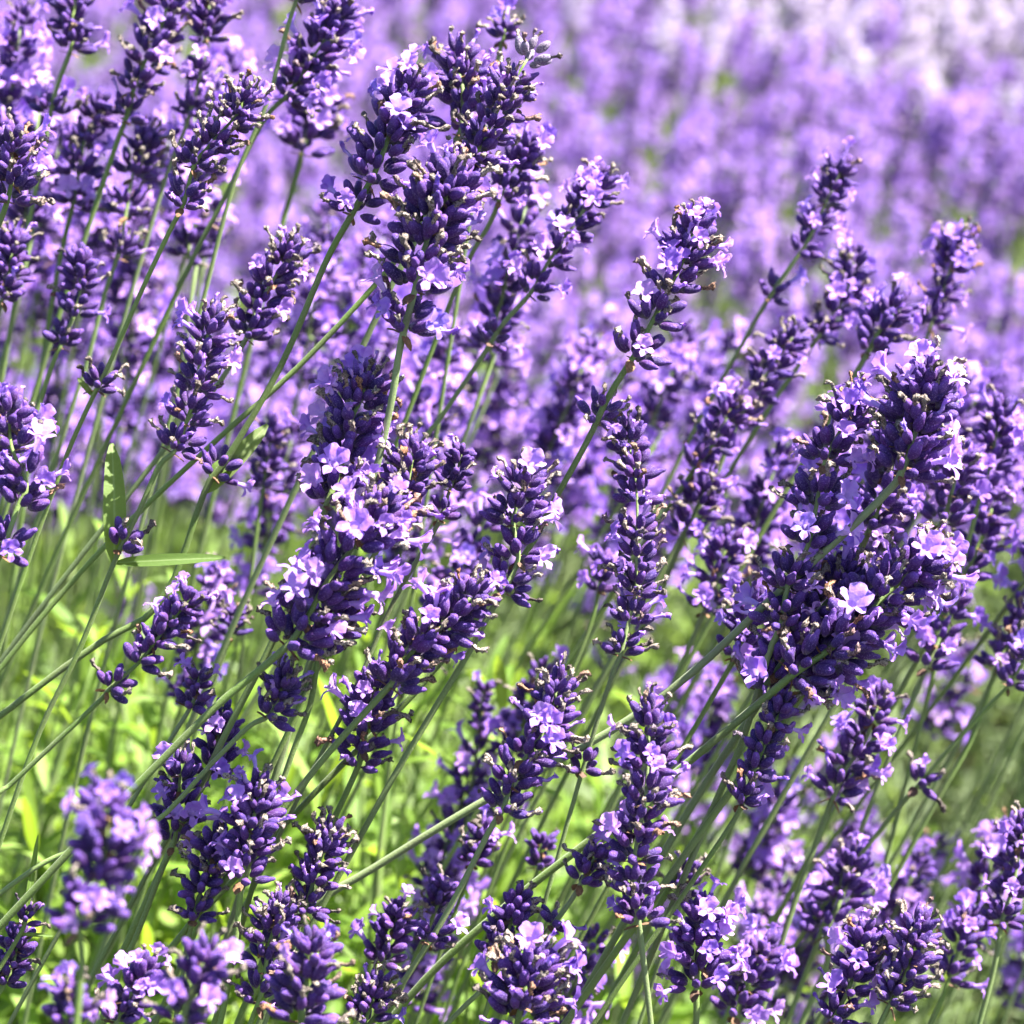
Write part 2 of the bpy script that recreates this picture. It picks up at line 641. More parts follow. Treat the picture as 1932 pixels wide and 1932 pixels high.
def spike(label, d, W, stem, whorls, tip, pf=.15, pw=.35, n=15, grow=.25, lean=0.0, grey_top=False, group='lavender spikes of the near clump', leaves=(), lone=(), vw=.15, parts=True):
    """one lavender stalk; stem, whorls and tip are read off the photograph bottom to top, d is their distance"""
    rg = random.Random(label)
    pf, pw = pf * .58, pw * 1.4
    s = W * px(d) / .0182
    n += 2
    top = tip
    y_ref = whorls[0][1]

    def P(q, extra=0.0):
        dn = (q[1] - y_ref) * px(d)
        dd = d + (grow * dn if dn > 0 else lean * dn)
        return at(q[0], q[1], dd + extra)
    S = [P(q) for q in stem]
    Wp = [P(q) for q in whorls]
    Tp = P(tip)
    L = [P(q) for q in lone]
    dirn = S[0] - S[1] if len(S) > 1 else S[0] - Wp[0]
    roots = to_ground(S[0], dirn, rg)
    ctrl = roots + S + Wp + [Wp[-1] + (Tp - Wp[-1]) * .45]
    pts = catmull(ctrl, 4)
    n0 = (len(roots) + len(S)) * 4
    rs = .00090 * min(1.15, max(.75, s))
    rad = [rs * (1.05 if i < n0 else max(.42, .92 - .5 * (i - n0) / max(1, len(pts) - n0))) for i in range(len(pts))]
    base = roots[0]
    root = empty('lavender_spike', base, label, 'lavender', group)
    SPIKES.append(root)
    b = MB()
    piece = tube_piece([p - base for p in pts], rad)
    b.add(piece, rnd=rg.random())
    child('stem', b.mesh('stem', [M_STEM]), root)

    def axis_at(p):
        i = min(range(len(pts)), key=lambda k: (pts[k] - p).length_squared)
        a = pts[min(i + 1, len(pts) - 1)] - pts[max(i - 1, 0)]
        return pts[i], a.normalized()

    def put_whorl(c, ax, size, cnt, is_top, grey=False, low=False):
        fr = frame(ax, Vector((0, 0, 1)) if abs(ax.z) < .9 else Vector((0, 1, 0)))
        cs = .93 * min(1.12, max(.86, size)) if size > .62 else size * 1.35
        reach = max(.7, (size / cs) ** 1.6)
        for (q, dr, sz) in whorl_layout(rg, cnt, reach, is_top):
            wp = c + fr @ (q * cs)
            wd = (fr @ dr)
            rot = frame(wd, ax, rg.uniform(-.35, .35))
            M = mat4(rot, wp - base, sz * cs)
            k = rg.random()
            if grey:
                o = child('calyx', rg.choice(CALYX_GREY), root, M)
                if k < .4:
                    child('withered_floret', rg.choice(SHRIVEL), o)
            elif k < pf:
                o = child('calyx', rg.choice(CALYX_OPEN), root, M)
                child('open_floret', rg.choice(FLORET), o, Matrix.Rotation(rg.uniform(-.5, .5), 4, 'Z') @ Matrix.Scale(rg.uniform(.72, 1.08), 4))
            elif k < pf + pw:
                o = child('calyx', rg.choice(CALYX), root, M)
                if rg.random() < vw:
                    child('withered_floret', rg.choice(VSHRIVEL), o, Matrix.Rotation(rg.uniform(0, 6), 4, 'Z') @ Matrix.Scale(rg.uniform(.9, 1.2), 4))
                else:
                    child('withered_floret', rg.choice(SHRIVEL), o, Matrix.Rotation(rg.uniform(0, 6), 4, 'Z') @ Matrix.Diagonal((rg.uniform(1.1, 1.55), rg.uniform(1.1, 1.55), rg.uniform(.92, 1.14), 1)))
            elif k < pf + pw + .12:
                child('calyx', rg.choice(CALYX_BUD), root, M)
            else:
                child('calyx', rg.choice(CALYX), root, M)
        if parts and (low or rg.random() < .6):
            for a0 in (rg.random() * 6, ):
                for da in (0, math.pi):
                    az = a0 + da
                    dr = fr @ Vector((math.cos(az) * .85, math.sin(az) * .85, .15 if rg.random() < .6 else -.5))
                    child('bract', rg.choice(BRACT), root, mat4(frame(dr, -ax), c - base - ax * .0009 + dr * .0007, cs * rg.uniform(.8, 1.1)))

    for i, w in enumerate(Wp):
        c, ax = axis_at(w)
        last = i == len(Wp) - 1
        f = 1.0 if i < len(Wp) - 1 else .86
        if i == 0 and len(Wp) > 3:
            f = .95
        cnt = n if i else max(8, int(n * .9))
        put_whorl(c, ax, s * f * rg.uniform(.94, 1.05), cnt, False, low=(i == 0), grey=False)
    ax = (Tp - Wp[-1]).normalized()
    put_whorl(Wp[-1] + (Tp - Wp[-1]) * .42, ax, s * (1.0 if grey_top else .80), 13 if grey_top else max(7, int(n * .62)), True, grey=grey_top)
    for q in L:
        c, ax = axis_at(q)
        put_whorl(c, ax, s * .82, max(7, int(n * .62)), False, low=True)
    for (bx, by, tx, ty, w_) in leaves:
        p0, p1 = P((bx, by)), P((tx, ty))
        c, ax = axis_at(p0)
        dirv = p1 - c
        k = dirv.length / .032
        M = frame(dirv, Vector((.25, -.8, .5)), 0).to_4x4() @ Matrix.Diagonal((w_ * px(d) / .0052, w_ * px(d) / .0052, k, 1))
        M.translation = c - base
        child('leaf', rg.choice(LEAF[:2]), root, M)
    return root


# ------------------------------------------------------------------ the near clump
def near_clump():
    T = 'lavender spike '
    # upper left, a little beyond the plane of focus
    spike('violet spike cut by the top edge, first stalk from the left corner', .97, 95, [(30, 560), (75, 320), (103, 180)], [(133, 95), (136, 55), (139, 15), (143, -25)], (146, -60), .05, .2, lone=[(100, 222)])
    spike('tall violet spike near top left with a lone lower whorl, left of the thin one', .96, 105, [(60, 760), (150, 480), (215, 285), (238, 222)], [(253, 166), (273, 118), (297, 70), (313, 18)], (322, -15), .08, .3, lone=[(238, 222)])
    spike('spike cut by the top edge above a small lone whorl at upper left', .97, 85, [(210, 690), (310, 345), (352, 235), (376, 147)], [(390, 70), (396, 35), (392, -5)], (400, -40), .15, .3, lone=[(374, 150), (350, 200)])
    spike('lilac-flowered spike beside the long pale stem at the top left', .94, 100, [(330, 560), (420, 380), (490, 240), (520, 200)], [(541, 182), (564, 148), (588, 112), (612, 76), (632, 42)], (648, 12), .35, .25)
    spike('long pale stem with its spike cut by the top edge', .92, 90, [(340, 720), (375, 600), (440, 350), (505, 190), (540, 60)], [(560, -2), (570, -35)], (580, -80), .1, .3)
    spike('curved spike with grey-tipped buds below the long pale stem at upper left', .87, 98, [(0, 1215), (110, 900), (165, 770), (205, 690), (262, 560), (318, 440)], [(346, 385), (366, 312), (395, 275), (437, 228), (452, 208)], (468, 165), .04, .5, n=13, lone=[(180, 738)], leaves=[(172, 752, 148, 712, 12)])
    spike('spike with an orange faded floret at the left edge near the top', .845, 115, [(-120, 700), (-50, 520), (-5, 430)], [(15, 375), (22, 335), (22, 292)], (26, 255), .05, .35)
    spike('lilac and violet spike third from the left edge, above the bud-only spike', .99, 100, [(70, 760), (100, 560), (122, 450)], [(138, 385), (148, 330), (158, 272), (178, 225)], (190, 190), .28, .2)
    spike('four-tiered dark spike with separate whorls left of the curved spike', .98, 95, [(120, 820), (160, 700), (196, 560)], [(222, 482), (238, 402), (250, 330), (268, 285)], (278, 262), .06, .4, n=13)
    spike('bud-only violet spike pointing up, left of the long curved stalks', .93, 90, [(30, 900), (75, 760), (98, 690)], [(115, 650), (140, 595), (152, 545), (150, 512)], (147, 480), .04, .08, n=12)
    spike('violet spike at the left edge beside the bud-only one', .93, 90, [(-60, 760), (-20, 640)], [(6, 560), (16, 520), (22, 478)], (26, 440), .08, .15)
    spike('loose flowering spike in the middle of the blurred upper left', 1.03, 125, [(480, 620), (525, 450), (560, 330)], [(570, 285), (583, 245), (596, 215)], (606, 178), .4, .2)
    spike('dark spike with tan tips leaning behind the flowered upright one', .90, 105, [(300, 860), (400, 740), (440, 680)], [(466, 635), (482, 590), (508, 540), (534, 500)], (548, 465), .06, .45)
    spike('leaning violet spike on a straight stem with a lone lower whorl, upper middle', .85, 130, [(120, 1260), (300, 1140), (385, 930), (430, 862), (530, 690), (612, 500), (655, 420)], [(700, 340), (722, 290), (742, 235), (766, 195)], (782, 140), .22, .22, n=16, lone=[(660, 402), (405, 900)],
          leaves=[(402, 935, 500, 805, 36), (392, 910, 440, 868, 40)])
    spike('grey-topped spike at the top of the clump, tallest in the photo', .868, 112, [(-60, 1340), (170, 1060), (400, 838), (560, 695), (716, 528), (800, 420)], [(868, 345), (893, 300), (915, 258), (936, 215), (958, 172)], (1040, 38), .04, .55, n=14, grey_top=True)
    spike('broad central spike with lilac florets over a lone whorl and thick stem', .835, 166, [(560, 1330), (640, 1080), (705, 900), (738, 760), (756, 650)], [(783, 545), (792, 500), (806, 452), (822, 408), (840, 375)], (856, 325), .18, .38, n=19, lone=[(766, 610)])
    spike('spike packed behind the leaning one at the top centre', .90, 130, [(700, 620), (790, 440), (840, 300)], [(868, 250), (874, 205), (872, 165), (866, 140)], (860, 92), .12, .45)
    spike('little two-bud tuft standing behind the grey-topped spike', .95, 72, [(900, 330), (925, 180), (940, 110)], [(950, 70)], (957, 36), .1, .3, n=7)
    spike('small dark spike peeping right of the packed top group', .93, 100, [(800, 700), (880, 500), (925, 420)], [(944, 372), (960, 330), (985, 300)], (1000, 270), .35, .2)
    spike('slim spike with pink-lilac crest right of the central one', .925, 98, [(760, 890), (830, 790), (905, 680), (950, 610)], [(1002, 552), (1036, 492), (1072, 440), (1100, 398), (1118, 366)], (1140, 320), .27, .12, n=13, lone=[(928, 648)])
    spike('spike on its own against the blur with two lilac flowers facing out', .86, 122, [(590, 1500), (780, 1310), (980, 1060), (1045, 945), (1105, 838), (1150, 745)], [(1196, 672), (1230, 608), (1262, 545), (1286, 498), (1300, 462)], (1322, 400), .26, .34, n=14, lone=[(1122, 800)])
    spike('flowered spike with deep violet lower tiers above the two leaves', .845, 105, [(-10, 1620), (75, 1380), (150, 1225), (215, 1062), (262, 965), (300, 880)], [(330, 850), (352, 795), (370, 738), (376, 690), (390, 640)], (400, 580), .22, .36, n=12, lone=[(215, 1025)],
          leaves=[(222, 1050, 424, 1050, 24), (165, 1045, 222, 845, 44)])
    spike('flowering spike at the left edge halfway down', .83, 125, [(-180, 1400), (-90, 1220), (-30, 1100)], [(4, 1040), (34, 955), (50, 915), (22, 845), (18, 800)], (20, 765), .25, .1, n=11)
    spike('second violet spike behind the left edge flowers', .88, 110, [(-150, 1200), (-80, 1000)], [(-30, 900), (-5, 850), (5, 805)], (15, 765), .3, .2)
    spike('arching lilac spike rising out of the large middle cluster', .85, 140, [(380, 1480), (500, 1240), (570, 1090), (598, 1010)], [(618, 948), (640, 892), (652, 842), (662, 795), (682, 752)], (694, 704), .3, .3, n=15)
    spike('largest flowering spike of the middle, leaning over a long stem', .828, 165, [(100, 1640), (250, 1490), (400, 1340), (492, 1262)], [(545, 1215), (580, 1165), (612, 1105), (650, 1052), (692, 1005)], (735, 945), .36, .3, n=19)
    spike('short dark cluster under the largest middle spike', .845, 115, [(500, 1590), (545, 1440), (585, 1330)], [(602, 1232), (625, 1190), (640, 1150)], (655, 1110), .04, .4, n=13)
    spike('tan-tipped spike tucked between the middle cluster and the small bud spike', .848, 115, [(610, 1240), (680, 1100), (725, 1010)], [(752, 955), (768, 915), (775, 882)], (785, 845), .04, .5, n=14)
    spike('small bud spike on a thin stem right of the middle cluster', .86, 62, [(520, 1590), (660, 1320), (740, 1140), (815, 1010)], [(832, 975), (850, 920), (862, 890), (868, 868)], (876, 842), .0, .08, n=9)
    spike('spike of stacked lilac and tan tiers left of the straight stem', .85, 122, [(690, 1560), (800, 1370), (885, 1230), (925, 1155)], [(952, 1112), (978, 1052), (968, 985), (982, 935)], (996, 893), .16, .36, n=15)
    spike('leaning dark violet spike crossing the centre with shaded stem', .84, 130, [(330, 1780), (540, 1520), (620, 1420), (725, 1305)], [(738, 1290), (762, 1250), (795, 1212), (838, 1180), (872, 1146)], (905, 1105), .08, .35, n=16)
    spike('long slim upright spike with eight small tiers', .872, 92, [(960, 1930), (1040, 1660), (1100, 1450), (1152, 1282)], [(1172, 1232), (1186, 1172), (1200, 1118), (1200, 1068), (1202, 1012), (1202, 948), (1198, 898), (1188, 845)], (1182, 800), .1, .42, n=11, lone=[(1096, 1442)])
    spike('dark curved spike with tan tips below the long slim one', .838, 116, [(560, 2100), (700, 1930), (775, 1832), (850, 1710), (922, 1570)], [(948, 1528), (965, 1478), (992, 1428), (1030, 1376), (1045, 1325)], (1055, 1275), .09, .42, n=15, lone=[(808, 1780)])
    spike('tall upright spike with pale florets at the bottom centre right', .834, 118, [(1240, 2100), (1228, 1932), (1210, 1780)], [(1205, 1738), (1197, 1684), (1198, 1620), (1204, 1568), (1216, 1515), (1222, 1448), (1224, 1385)], (1224, 1310), .22, .36, n=14)
    spike('crowded spike with bright florets at the top of the right-hand group', .848, 152, [(560, 1730), (700, 1641), (901, 1518), (1154, 1378), (1302, 1272), (1450, 1135), (1600, 1000), (1680, 922)], [(1702, 888), (1718, 845), (1732, 795), (1744, 752)], (1748, 690), .36, .3, n=21, grow=.42)
    spike('tall spike with orange faded tips left of the bright right-hand one', .86, 128, [(1330, 1560), (1400, 1400), (1448, 1240)], [(1474, 1178), (1486, 1108), (1524, 1030), (1540, 955), (1556, 870), (1592, 800)], (1612, 736), .28, .32, n=16)
    spike('heavy dark spike leaning right below the bright right-hand one', .852, 162, [(640, 2050), (800, 1850), (960, 1705), (1120, 1580), (1290, 1445), (1440, 1320)], [(1500, 1270), (1556, 1232), (1606, 1190), (1660, 1135), (1712, 1085)], (1770, 1035), .22, .3, n=21, grow=.42)
    spike('dense shaded spike at the core of the right-hand group', .868, 148, [(1200, 1700), (1330, 1480), (1430, 1330)], [(1440, 1300), (1468, 1262), (1500, 1212), (1540, 1160), (1580, 1110)], (1620, 1060), .12, .2, n=19)
    spike('dark spike filling the lower middle of the right-hand group', .862, 140, [(1330, 1560), (1450, 1400)], [(1520, 1300), (1560, 1250), (1590, 1205), (1610, 1150)], (1640, 1085), .12, .25, n=17)
    spike('dense flowered spike behind the bright right-hand one', .895, 135, [(1500, 1250), (1600, 1080)], [(1640, 1000), (1660, 950), (1680, 890), (1690, 840)], (1700, 780), .3, .2, n=16)
    spike('neat bud spike hanging left under the right-hand group', .855, 88, [(1120, 1932), (1250, 1745), (1328, 1632), (1384, 1548)], [(1402, 1512), (1420, 1462), (1438, 1418), (1462, 1362)], (1492, 1315), .04, .2, n=12)
    spike('lilac spike between the core group and the diagonal stem', .93, 112, [(1400, 2040), (1484, 1750), (1555, 1548)], [(1574, 1500), (1597, 1450), (1628, 1406), (1648, 1355)], (1670, 1292), .38, .14, n=13)
    spike('tan-topped spike in the lower right corner group, rightmost sharp one', .845, 105, [(1560, 2100), (1630, 1990)], [(1682, 1890), (1705, 1850), (1716, 1810), (1724, 1775)], (1738, 1728), .04, .45, n=15)
    spike('bud spike with one open floret left of the tan-topped corner one', .85, 98, [(1480, 2120), (1540, 1990)], [(1575, 1920), (1600, 1868), (1614, 1828), (1624, 1795)], (1632, 1748), .16, .3, n=14)
    spike('dark violet spike ringed with bluish florets at the bottom right of centre', .87, 130, [(1290, 2100), (1312, 1950)], [(1314, 1858), (1318, 1808), (1322, 1762)], (1330, 1705), .5, .1, n=16)
    spike('blurred pink-lilac spike cut by the bottom edge, right of centre', .93, 115, [(1340, 2150), (1370, 2000)], [(1390, 1910), (1410, 1862), (1430, 1820)], (1452, 1775), .5, .1, n=14)
    spike('broad spike seen from its tip with grey-tan points at the bottom centre', .822, 168, [(930, 2150), (955, 2040)], [(976, 1930), (985, 1893), (992, 1860)], (1004, 1812), .07, .55, n=20)
    spike('spike of plump buds left above the grey-tan tipped one', .85, 105, [(860, 2050), (920, 1900)], [(938, 1806), (955, 1766), (968, 1728)], (985, 1688), .02, .2, n=14)
    spike('sparse twig of a few plump buds at the bottom centre', .845, 85, [(760, 2030), (880, 1895), (980, 1810), (1045, 1742), (1082, 1692)], [(1098, 1662), (1115, 1630)], (1140, 1590), .0, .2, n=9, lone=[(1045, 1742)])
    spike('dark tuft with two lilac florets behind the crossing stem, bottom centre', .90, 92, [(640, 1990), (700, 1880)], [(722, 1812), (735, 1772), (745, 1745)], (752, 1712), .2, .2, n=12)
    spike('small bud cluster between the two bottom stems', .91, 70, [(760, 1860), (800, 1770)], [(822, 1716), (832, 1690)], (840, 1660), .05, .1, n=9)
    spike('faded spike at the bottom edge just left of centre', .85, 95, [(640, 2100), (670, 1990)], [(690, 1925), (702, 1892)], (712, 1850), .12, .5, n=14)
    # nearer than the plane of focus, blurred
    spike('large blurred spike in front at the lower left, pink florets on its right', .69, 146, [(110, 2150), (140, 1960), (154, 1815)], [(150, 1750), (172, 1700), (190, 1640), (203, 1595), (200, 1548)], (196, 1495), .32, .12, n=14)
    spike('blurred spike in front at the bottom edge, right of the largest blurred one', .735, 128, [(290, 2150), (325, 2000)], [(345, 1925), (360, 1880), (375, 1838)], (395, 1775), .14, .1, n=14)
    spike('soft-focus bud spike at the bottom edge with a grey tip', .785, 142, [(545, 2150), (558, 2010)], [(568, 1925), (574, 1875), (584, 1826)], (598, 1765), .04, .25, n=17)
    spike('blurred tuft at the bottom left corner beneath the large blurred spike', .73, 100, [(80, 2100), (110, 1990)], [(128, 1925), (134, 1900)], (120, 1850), .25, .2, n=9)
    # lower left, in focus
    spike('short-stalked spike with pink florets in the lower left', .842, 118, [(360, 2100), (415, 1932), (440, 1800), (452, 1702)], [(456, 1655), (468, 1605), (475, 1560), (484, 1520)], (490, 1468), .26, .3, n=15)
    spike('dark bud spike with beige tips left of the pink-floreted lower one', .85, 88, [(300, 2100), (335, 1900), (352, 1790)], [(366, 1730), (378, 1685), (392, 1640), (402, 1608)], (415, 1565), .02, .3, n=12)
    spike('upright spike with beige tips right of the pink-floreted lower one', .852, 98, [(430, 2150), (500, 1930), (552, 1790)], [(576, 1715), (590, 1668), (602, 1628), (612, 1600)], (628, 1558), .02, .5, n=14)
    spike('flowering spike crossed by two thin stems in the lower left', .865, 108, [(200, 1900), (260, 1760), (306, 1640)], [(328, 1590), (335, 1540), (338, 1485)], (345, 1420), .4, .15, n=13)
    spike('lilac spike half hidden by stems above the crossed one', .875, 100, [(250, 1700), (330, 1560), (380, 1490)], [(396, 1455), (408, 1415), (412, 1380)], (420, 1340), .38, .12, n=12)
    spike('pair of small tufts above the diagonal stem at lower left', .87, 68, [(200, 1600), (300, 1430)], [(362, 1330), (372, 1295)], (382, 1252), .25, .15, n=8)
    spike('dark whorl with grey tips at the top of a thin diagonal stem, lower left', .84, 92, [(-40, 1716), (120, 1610), (280, 1560), (400, 1440), (468, 1372)], [(508, 1350), (525, 1315)], (540, 1268), .08, .4, n=11)
    spike('flowered spike behind the crossing diagonal stem, left of bottom centre', .87, 120, [(500, 1800), (560, 1660), (622, 1560), (678, 1440)], [(684, 1405), (696, 1360), (702, 1318)], (712, 1268), .34, .2, n=14, lone=[(640, 1432)])
    spike('thin drooping spike of plump buds alone over the green, left', .832, 78, [(-60, 1552), (20, 1480), (100, 1405), (188, 1322)], [(208, 1298), (262, 1250), (292, 1212), (318, 1176), (344, 1148)], (378, 1098), .07, .18, n=10)
    spike('cropped dark bud spike at the left edge near the bottom', .86, 80, [(-90, 2000), (-30, 1920)], [(12, 1850), (25, 1818), (32, 1788)], (38, 1750), .0, .1, n=11)
    spike('forked sprig with a single bud and a narrow leaf at lower left', .85, 58, [(-80, 1930), (-10, 1840), (38, 1762)], [(48, 1738)], (58, 1690), .0, .4, n=3, leaves=[(42, 1755, 75, 1570, 12), (42, 1758, 100, 1766, 8)])
    spike('tan and pink faded spike beside the soft-focus bud spike', .845, 112, [(400, 2150), (450, 1990)], [(488, 1890), (500, 1830), (508, 1780), (520, 1745)], (530, 1700), .04, .6, n=13)
    spike('violet spike with a white floret at the bottom edge between blurred ones', .81, 96, [(170, 2100), (205, 2000)], [(222, 1925), (240, 1885), (262, 1858)], (285, 1818), .25, .1, n=13)
    spike('dark background spike between stems above the green leaves', 1.0, 80, [(440, 1380), (470, 1120), (490, 960)], [(497, 922), (502, 880), (510, 835)], (515, 785), .08, .15, n=11)
    spike('tiny sprig with tan florets over the green at left of centre', .95, 60, [(330, 1500), (400, 1300)], [(436, 1195), (440, 1175)], (446, 1140), .1, .5, n=6)
    spike('small bud spike far down between green stems near the centre', 1.02, 50, [(860, 1700), (890, 1480)], [(905, 1372), (908, 1340), (912, 1312)], (916, 1280), .12, .1, n=8)
    spike('dark pale-flowered tuft behind the bottom centre stem', .93, 85, [(830, 1800), (870, 1690)], [(893, 1625), (903, 1598)], (918, 1552), .45, .1, n=11)
    spike('little pair of buds low in the green beneath the dark curved spike', .95, 62, [(980, 1760), (1005, 1670)], [(1016, 1635), (1020, 1600)], (1026, 1580), .05, .05, n=7)
    # right side, beyond focus
    spike('open spike with a pale crest standing alone in the upper right', .985, 88, [(1250, 930), (1335, 765), (1400, 650), (1452, 560)], [(1510, 476), (1534, 436), (1560, 378), (1576, 342)], (1596, 300), .3, .1, n=12, lone=[(1454, 556)])
    spike('blue-lilac spike below the one with the pale crest', 1.0, 92, [(1420, 820), (1500, 700)], [(1546, 632), (1575, 592), (1598, 548), (1606, 512)], (1618, 470), .35, .25, n=13)
    spike('flower-topped spike in the upper right near the right edge', 1.01, 86, [(1640, 900), (1710, 730)], [(1758, 612), (1776, 562), (1792, 510), (1800, 475)], (1806, 430), .32, .25, n=12)
    spike('loose violet spike above the right-hand group, stem hidden', .975, 95, [(1270, 1040), (1340, 920)], [(1392, 795), (1422, 745), (1450, 700), (1480, 660)], (1515, 610), .22, .25, n=13)
    spike('blurred violet tuft left of the right-hand group', .965, 100, [(1180, 1080), (1260, 960)], [(1310, 885), (1345, 840), (1370, 790)], (1395, 740), .35, .2, n=12)
    spike('violet spike above the orange-tipped one', .96, 105, [(1440, 1000), (1560, 800)], [(1640, 660), (1655, 630), (1680, 600)], (1695, 565), .3, .2, n=12)
    spike('pale-headed spike near the right edge, halfway up', .96, 92, [(1780, 1200), (1830, 1010)], [(1852, 930), (1868, 880), (1876, 840), (1882, 800)], (1890, 755), .4, .12, n=13)
    spike('blurred purple spike leaning out at the right edge', .97, 105, [(1700, 1300), (1780, 1160)], [(1820, 1085), (1846, 1030), (1862, 985)], (1884, 930), .4, .12, n=13)
    spike('blurred spike at the far right edge below halfway', .97, 98, [(1740, 1560), (1830, 1400)], [(1880, 1260), (1905, 1215), (1925, 1170)], (1945, 1130), .3, .1, n=12)
    spike('lone whorl strung on a long diagonal stem at the right', .945, 84, [(1560, 1700), (1658, 1570), (1733, 1480), (1830, 1370)], [(1905, 1290), (1935, 1240)], (1960, 1190), .2, .3, n=11, lone=[(1733, 1478)])
    spike('purple spike cut by the right edge near the bottom', .92, 96, [(1830, 2000), (1875, 1830)], [(1890, 1740), (1906, 1690), (1918, 1640), (1925, 1590)], (1935, 1540), .3, .12, n=13)
    spike('blurred lilac spike right of the corner group', .95, 92, [(1700, 2050), (1770, 1900)], [(1790, 1850), (1806, 1800), (1818, 1765)], (1830, 1720), .35, .2, n=13)
    spike('blurred purple spike behind the corner group, left', .96, 118, [(1500, 1960), (1560, 1820)], [(1560, 1760), (1585, 1700), (1600, 1660)], (1618, 1600), .18, .25, n=14)
    spike('small bud tuft beside the tall upright spike with pale florets', .92, 64, [(1230, 1860), (1275, 1730)], [(1290, 1680), (1296, 1655)], (1300, 1620), .05, .3, n=8)
    spike('dim flowering tuft beneath the orange-tipped spike', .90, 100, [(1240, 1500), (1330, 1340)], [(1390, 1235), (1405, 1195), (1415, 1160)], (1430, 1110), .3, .3, n=12)
    spike('pale two-tier sprig behind the long slim spike', .96, 76, [(1020, 1420), (1110, 1190)], [(1130, 1110), (1138, 1080)], (1148, 1030), .5, .05, n=8)
    spike('blurred spike between the slim spike and right-hand group', .965, 98, [(1150, 1300), (1240, 1130)], [(1290, 1010), (1310, 970), (1325, 935)], (1345, 900), .35, .25, n=12)
    spike('second blurred spike between slim spike and right-hand group, lower', .96, 98, [(1180, 1470), (1270, 1290)], [(1330, 1150), (1350, 1100), (1362, 1060)], (1380, 1000), .35, .2, n=12)
    spike('dense blurred spike right of the bright right-hand one', .93, 110, [(1650, 1200), (1740, 1050)], [(1778, 985), (1795, 930), (1805, 890)], (1815, 840), .35, .15, n=13)
    spike('blurred spike low in the right-hand group over the gap', .95, 100, [(1650, 1500), (1710, 1350)], [(1750, 1255), (1770, 1210), (1790, 1160)], (1810, 1110), .35, .15, n=13)


near_clump()

# ------------------------------------------------------------------ whorls and spikes seen small: joined pieces
MIDM = [M_CALYX, M_PETAL, M_WITH, M_STEM]
FARM = [M_CALYX, M_PFAR, M_WITH, M_STEM]
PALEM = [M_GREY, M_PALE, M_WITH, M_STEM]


def add_whorl(b, rg, c, ax, size, n, top, pf, pw, cal):
    fr = frame(ax, Vector((0, 1, 0)))
    for (q, dr, sz) in whorl_layout(rg, n, 1.05, top):
        M = mat4(frame(fr @ dr, ax, rg.uniform(-.4, .4)), c + fr @ (q * size), sz * size)
        k, r = rg.random(), rg.random()
        b.add(rg.choice(cal), M, 0, r)
        if k < pf:
            b.add(rg.choice(LO_FLO), M, 1, r)
        elif k < pf + pw:
            b.add(rg.choice(LO_SHR), M, 2, r)


def whorl_mesh(seed, top, pf, pw):
    rg = random.Random(seed)
    b = MB()
    add_whorl(b, rg, Vector((0, 0, 0)), Vector((0, 0, 1)), 1.0, 9 if top else 14, top, pf, pw, MID_CAL)
    return b.mesh('whorl', MIDM)


W_MID = [whorl_mesh(200 + i, False, (.15, .3, .5, .4, .2, .35)[i], .22) for i in range(6)]
W_TOP = [whorl_mesh(220 + i, True, (.2, .45, .1)[i], .25) for i in range(3)]


ANCHORS = [(140, 40, 'cut-off stalk in the top left corner'), (285, 110, 'tall violet spike near top left'), (395, 40, 'spike cut by the top edge'),
           (590, 110, 'lilac spike beside the long pale stem'), (400, 290, 'curved grey-tipped spike'), (25, 330, 'orange-tipped spike at the left edge'),
           (155, 300, 'third spike from the left edge'), (250, 390, 'four-tiered dark spike'), (140, 570, 'bud-only spike at the left'),
           (585, 250, 'loose flowering spike at upper left'), (505, 550, 'tan-tipped spike left of centre'), (740, 250, 'leaning spike at top centre'),
           (925, 230, 'grey-topped spike'), (810, 440, 'broad central spike'), (1070, 450, 'slim spike with the pink-lilac crest'),
           (1260, 530, 'lone spike with two outward flowers'), (370, 720, 'flowered spike above the two leaves'), (35, 900, 'flowering spike at the left edge'),
           (650, 850, 'arching lilac spike'), (620, 1100, 'largest flowering spike'), (850, 920, 'small bud spike on a thin stem'),
           (970, 1010, 'spike of stacked tan tiers'), (820, 1190, 'dark spike crossing the centre'), (1195, 1040, 'long slim upright spike'),
           (990, 1420, 'dark curved spike with tan tips'), (1210, 1550, 'tall spike with pale florets'), (1725, 800, 'bright spike topping the right-hand group'),
           (1530, 950, 'spike with orange faded tips'), (1620, 1170, 'heavy dark leaning spike'), (1430, 1440, 'neat bud spike'),
           (1610, 1430, 'lilac spike beneath the right-hand group'), (1705, 1820, 'tan-topped corner spike'), (1315, 1790, 'spike ringed with bluish florets'),
           (985, 1880, 'grey-tan tipped bottom spike'), (190, 1640, 'large blurred front spike'), (470, 1590, 'pink-floreted lower spike'),
           (300, 1200, 'thin drooping bud spike'), (705, 1360, 'flowered spike behind the diagonal stem'), (1545, 420, 'open spike with the pale crest'),
           (1590, 570, 'blue-lilac spike at upper right'), (1785, 530, 'flower-topped spike near the right edge'), (1430, 730, 'loose violet spike above the right-hand group'),
           (1860, 860, 'pale-headed spike near the right edge'), (1300, 980, 'blurred spike right of the slim one'), (1880, 1240, 'spike at the far right edge'),
           (1740, 1480, 'lone whorl on the diagonal stem'), (1900, 1680, 'purple spike at the right edge'), (1600, 1700, 'purple spike behind the corner group')]


USED = set()


